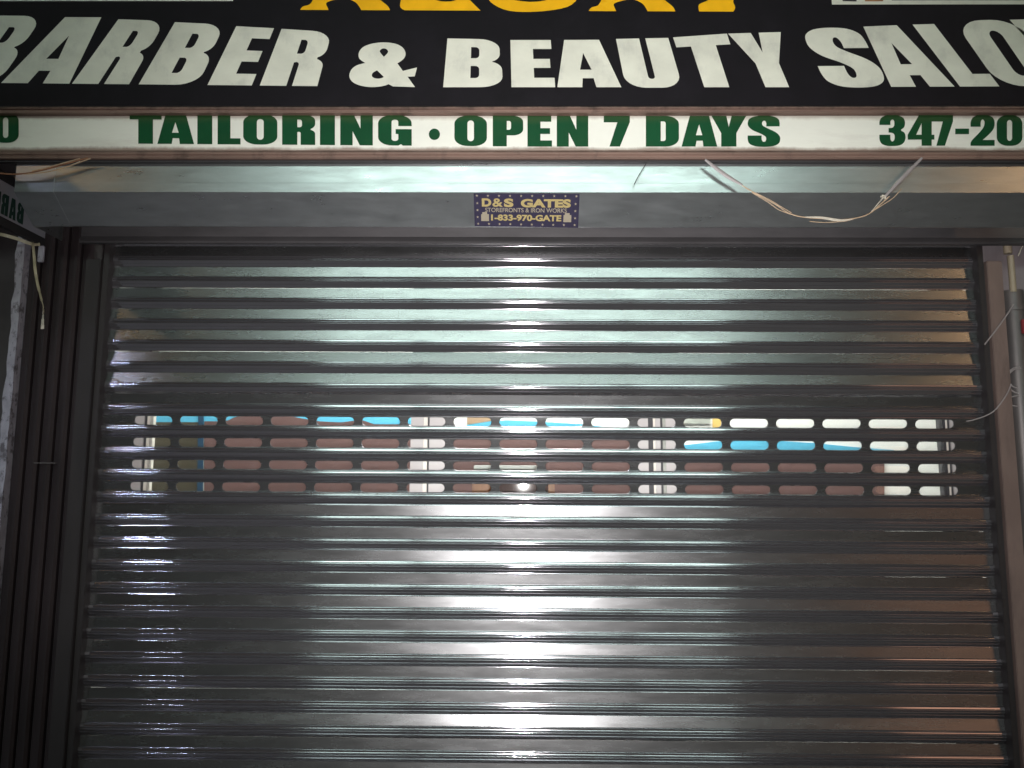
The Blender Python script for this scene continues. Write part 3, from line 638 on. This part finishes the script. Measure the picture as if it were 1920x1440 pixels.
# ================================================================== side banner, square to the facade, read from behind
XBN = -1.505
ban = thing('side_banner', 'white translucent banner with dark letters seen in mirror writing beside the hood', 'banner', (XBN, -0.2, 2.2))
NB = Vector((1, 0, 0)); TB = (Vector((XBN, 0, 0)), NB)
def PB(x, y): return hit(x, y, TB[0], NB)
pa, pb_ = PB(-60, 302.5), PB(56, 366); pc, pd = PB(56, 434), PB(-60, 372)
def quadbox(c4, t, m, name, parent):
    V = [c + Vector((0, 0, 0)) for c in c4] + [c - NB * t for c in c4]
    F = [(0, 1, 2, 3), (7, 6, 5, 4)] + [(i, i + 4, (i + 1) % 4 + 4, (i + 1) % 4) for i in range(4)]
    return obj(name, V, F, m, parent)
zt = PB(0, 336).z; zbn = PB(0, 405).z
quadbox([Vector((XBN, -0.62, zt)), Vector((XBN, 0.02, zt)), Vector((XBN, 0.02, zbn)), Vector((XBN, -0.62, zbn))], 0.002, 'banner', 'vinyl', ban)
box('lower_rail', XBN - 0.012, XBN + 0.004, -0.62, 0.02, zbn - 0.026, zbn - 0.001, 'soffit', ban)
box('upper_rail', XBN - 0.012, XBN + 0.004, -0.62, 0.02, zt + 0.001, zt + 0.026, 'soffit', ban)
def yofx(x, y): return PB(x, y).y
zl0 = PB(20, 410).z; zl1 = PB(20, 370).z
# letters run towards the street (mirror writing from this side)
yA0 = PB(29, 400).y; wL = PB(29, 400).y - PB(14.5, 392).y
for k, g in enumerate('BARBER'):
    y1 = yA0 + wL * (1 - k); loops = []
    for lp in G[g]:
        loops.append([(-(y1 - u * wL * 0.82), zl0 + v * (zl1 - zl0)) for u, v in [p[:2] for p in lp]])
    V, F = fill2d(loops, 0.0005)
    obj('mirrored_letter', [(XBN + 0.001 + z, -x, y) for x, y, z in V], F, 'bannerletter', ban)

# ================================================================== right-hand conduit and cable
xp = P(1906, 600, -0.02).x
cond = thing('conduit_pipe', 'vertical grey conduit pipe beside the shutter guide with a loop of cable', 'pipe', (xp, 0.0, 0))
def vpipe(name, x, y, r, z0, z1, m, parent, seg=14):
    V = []; F = []
    for z in (z0, z1):
        for k in range(seg): V.append((x + r * math.cos(2 * math.pi * k / seg), y + r * math.sin(2 * math.pi * k / seg), z))
    F = [(k, (k + 1) % seg, (k + 1) % seg + seg, k + seg) for k in range(seg)] + [tuple(range(seg))[::-1], tuple(range(seg, 2 * seg))]
    return obj(name, V, F, m, parent, smooth=50)
vpipe('lower_pipe', xp + 0.012, 0.012, 0.032, 0.0, P(1906, 545, 0.0).z, 'pipe', cond)
vpipe('coupling', xp + 0.012, 0.012, 0.036, P(1906, 583, 0).z, P(1906, 576, 0).z, 'pipe', cond)
vpipe('cream_tube', xp + 0.002, -0.012, 0.0095, P(1906, 548, -0.01).z, P(1906, 480, -0.01).z, 'cream', cond)
vpipe('upper_clip', xp - 0.005, -0.012, 0.012, P(1903, 476, -0.01).z, P(1903, 462, -0.01).z, 'cream', cond)
for (cx, cy, rx, ry) in ((1912, 708, 24, 20), (1914, 714, 26, 24), (1911, 752, 22, 10)):
    pts = [(cx + rx * math.cos(a), cy + ry * math.sin(a)) for a in [math.radians(d) for d in range(100, 271, 17)]]
    V, F = tube(curve3(pts, -0.03, 3), 0.0022, 6); obj('cable_coil', V, F, 'greycord', cond, smooth=60)
V, F = tube(curve3([(1930, 440), (1920, 455), (1909, 480)], -0.03, 4), 0.0018, 6); obj('cable', V, F, 'palecord', cond, smooth=60)
V, F = tube(curve3([(1846, 646), (1868, 618), (1888, 590), (1900, 570)], -0.052, 4), 0.0022, 6); obj('cable', V, F, 'greycord', cond, smooth=60)
V, F = tube(curve3([(1812, 790), (1830, 786), (1862, 772), (1886, 742), (1896, 720)], -0.052, 4), 0.0020, 6); obj('cable', V, F, 'greycord', cond, smooth=60)
pr = P(1925, 612, -0.03); tg = box('red_tag', pr.x - 0.013, pr.x + 0.03, -0.034, -0.022, pr.z - 0.022, pr.z + 0.022, 'redtag', cond, bev=0.002)

# ================================================================== shopfront behind the shutter
win = thing('shopfront_window', 'white framed shop window and door seen through the oval slots', 'window', (0, 0.13, 0))
YM = 0.12
def mull(name, a, b, m, y0=YM, dep=0.05):
    xa, xb = P(a, 913, y0).x, P(b, 913, y0).x
    box(name, xa, xb, y0, y0 + dep, 0.01, zf - 0.0, m, win)
for a, b, m, y0, dep in ((225, 262, 'mullion', YM, .05), (262.3, 268, 'gasket', YM + .006, .04), (268.3, 273.5, 'mullionbright', YM + .004, .04),
        (768, 792, 'mullion', YM, .05), (792.3, 799.6, 'mullionbright', YM + .003, .04), (799.8, 803, 'gasket', YM + .012, .03), (803.2, 842, 'mullion', YM - .003, .05),
        (1196, 1217, 'mullion', YM, .05), (1217.2, 1226, 'gasket', YM + .006, .04), (1226.2, 1230.5, 'mullionbright', YM + .004, .04), (1230.7, 1240, 'mullion', YM, .05), (1240.2, 1244, 'gasket', YM + .006, .04), (1244.2, 1250, 'ingrey', YM + .002, .04), (1250.2, 1275, 'mullion', YM - .002, .05),
        (1775, 1780, 'gasket', YM + .006, .04), (1780.2, 1783.4, 'mullionbright', YM + .004, .04), (1783.6, 1789, 'gasket', YM + .006, .04), (1789.2, 1830, 'mullion', YM, .05)):
    mull('frame_bar' if m.startswith('mull') else 'gasket', a, b, m, y0, dep)
for a, b in ((274, 767), (843, 1195), (1276, 1774)):
    xa, xb = P(a, 913, YM + .02).x + 0.001, P(b, 913, YM + .02).x - 0.001
    box('pane', xa, xb, YM + 0.020, YM + 0.026, 0.012, zf - 0.002, 'glass', win)

# interior room
YI = 1.75
struct(box('interior_back_wall', -2.3, 2.3, YI, YI + 0.1, 0.0, 2.9, 'inwhite'))
struct(box('interior_side_wall', -2.4, -2.301, 0.405, YI + 0.1, 0.0, 2.9, 'inwhite'))
struct(box('interior_side_wall', 2.301, 2.4, 0.405, YI + 0.1, 0.0, 2.9, 'inwhite'))
struct(box('interior_ceiling', -2.4, 2.4, 0.405, YI + 0.1, 2.901, 3.0, 'inwhite'))
lampc = thing('ceiling_light', 'long white ceiling light panel inside the shop', 'light', (0, 0.95, 2.82))
box('housing', -1.5, 1.5, 0.70, 1.20, 2.86, 2.899, 'mullion', lampc)
box('diffuser', -1.48, 1.48, 0.72, 1.18, 2.845, 2.859, 'inlamp', lampc)
bw = [o for o in bpy.data.objects if o.name == 'interior_back_wall'][0]
def wallpoly(name, px_, m, off):
    pts = [P(x, y, YI - off) for x, y in px_]
    V, F = fill2d([[(p.x, p.z) for p in pts]], 0.0015)
    return obj(name, [(x, YI - off - z, y) for x, y, z in V], F, m, bw)
# bay 1
wallpoly('blue_panel', [(240, 700), (790, 700), (790, 812), (240, 812)], 'inblue', .004)
wallpoly('olive_panel', [(240, 791.5), (373, 791.5), (373, 1160), (240, 1160)], 'olive', .009)
wallpoly('maroon_panel', [(383, 790), (412, 790), (428, 788), (438, 783), (452, 779), (500, 777), (540, 779), (568, 785), (600, 790), (640, 792), (668, 788), (680, 788), (692, 792), (702, 795.5), (750, 795.5), (790, 795), (790, 1160), (383, 1160)], 'maroon', .009)
wallpoly('blue_post', [(373.3, 700), (382.7, 700), (378, 1160), (366, 1160)], 'indeep', .014)
# bay 2
wallpoly('maroon_panel', [(820, 803), (1218, 803), (1218, 1160), (820, 1160)], 'maroon', .009)
wallpoly('blue_panel', [(876, 803), (876, 797), (920, 790), (950, 788), (1000, 790), (1050, 793), (1100, 796), (1150, 803)], 'inblue', .013)
wallpoly('tan_panel', [(876, 770), (926, 770), (926, 788.5), (876, 796)], 'tan', .009)
# bay 3
wallpoly('grey_panel', [(1240, 770), (1332, 770), (1332, 794), (1240, 794)], 'ingrey', .009)
wallpoly('yellow_card', [(1336, 780), (1352, 780), (1352, 805), (1336, 805)], 'inyellow', .009)
wallpoly('blue_panel', [(1240, 836), (1290, 834), (1340, 828), (1400, 824), (1450, 826), (1530, 831), (1600, 838), (1676, 844), (1676, 856), (1240, 856)], 'inblue', .009)
wallpoly('maroon_panel', [(1240, 850), (1658, 850), (1658, 1160), (1240, 1160)], 'maroon', .014)
# odd things on a shelf inside
cab = thing('shop_counter', 'wooden counter with a white top behind the middle shop window', 'counter', tuple(P(960, 913, 1.15) * 1.0))
def cx(p): return P(p, 913, 1.0).x
zs = P(950, 882, 1.0).z; zs2 = P(950, 872.5, 1.0).z
box('side_board', cx(885), cx(928), 1.0, 1.35, 0.0, zs, 'orange', cab)
box('side_board', cx(1028), cx(1040), 1.0, 1.35, 0.0, zs, 'orange', cab)
box('front_board', cx(928.3), cx(1027.7), 1.012, 1.35, 0.0, zs, 'maroon', cab)
box('worktop', cx(888), cx(1008), 0.992, 1.36, zs + 0.001, zs2, 'inwhite', cab, bev=0.003)
# ================================================================== across the street and lamps
ob_ = thing('opposite_building', 'brick building across the street with a row of lit upper windows', 'building', (0, -18, 0))
YO = -16.0
box('wall', -24, 24, YO - 4, YO, 0.0, 14.0, 'brick', ob_)
for x0 in (8.2, 11.4, 14.6):      # glowing windows added at street level to warm the lower right slats
    f = box('added_glow_window', x0, x0 + 2.9, YO + 0.003, YO + 0.06, 0.5, 3.1, 'framegrey', ob_)
    for a in range(2): box('pane', x0 + 0.1 + a * 1.37, x0 + 1.43 + a * 1.37, YO + 0.062, YO + 0.068, 0.6, 3.0, 'warmglow', f)
for i in range(4):
    x0 = -5.2 + i * 2.65
    f = box('window', x0, x0 + 2.5, YO + 0.003, YO + 0.06, 7.7, 10.5, 'framegrey', ob_)
    for a in range(2):
        for b in range(2):
            box('pane', x0 + 0.10 + a * 1.18, x0 + 1.22 + a * 1.18, YO + 0.062, YO + 0.068, 7.8 + b * 1.33, 9.07 + b * 1.33, 'litwindow', f)
def street_lamp(label, x, y, h, dirx, lens, size=(0.6, 0.25), group='street lamps'):
    t = thing('street_lamp', label, 'street lamp', (x, y, 0 if y > -4.2 or y < -13 else -0.14), group)
    z0 = wl_(t).z
    vpipe('post', x, y, 0.07, z0, h, 'post', t, 10)
    V, F = tube([(x, y, h - 0.05), (x, y + 0.5, h + 0.15), (x, y + 1.2, h + 0.18)], 0.035, 8); obj('arm', V, F, 'post', t, smooth=60)
    box('head', x - size[1], x + size[1], y + 1.1, y + 1.1 + size[0] * 1.3, h + 0.12, h + 0.24, 'post', t, bev=0.02)
    box('lens', x - size[1] * 0.85, x + size[1] * 0.85, y + 1.14, y + 1.1 + size[0] * 1.2, h + 0.085, h + 0.117, lens, t)
street_lamp('steel street lamp with a warm orange lens on the far kerb', 8.0, -10.2, 6.1, 0, 'sodium')
street_lamp('steel street lamp with a dim orange lens further along the kerb', -8.0, -11.0, 6.6, 0, 'sodiumdim')
led = thing('wall_lamp', 'cold white led bar lamp over the neighbouring doorway', 'lamp', (-1.9500, -0.93, 2.6))
box('housing', -2.1200, -1.7800, -0.985, -0.905, 2.632, 2.66, 'post', led, bev=0.004)
box('added_light_shield', -2.1200, -1.7800, -0.985, -0.981, 2.585, 2.631, 'soffit', led)  # four added shields keep the lamp's light off the sign and upper slats
box('added_light_shield', -2.1200, -1.7800, -0.909, -0.905, 2.585, 2.631, 'soffit', led)
box('added_light_shield', -2.1240, -2.1203, -0.985, -0.905, 2.585, 2.66, 'soffit', led)
box('added_light_shield', -1.7797, -1.7760, -0.985, -0.905, 2.585, 2.66, 'soffit', led)
box('lens', -2.0000, -1.8000, -0.965, -0.925, 2.622, 2.6315, 'ledlens', led)
V, F = tube([(-1.9500, -0.9, 2.64), (-1.9500, -0.3, 2.75), (-1.9500, 0.06, 2.75)], 0.012, 8); obj('arm', V, F, 'post', led, smooth=60)
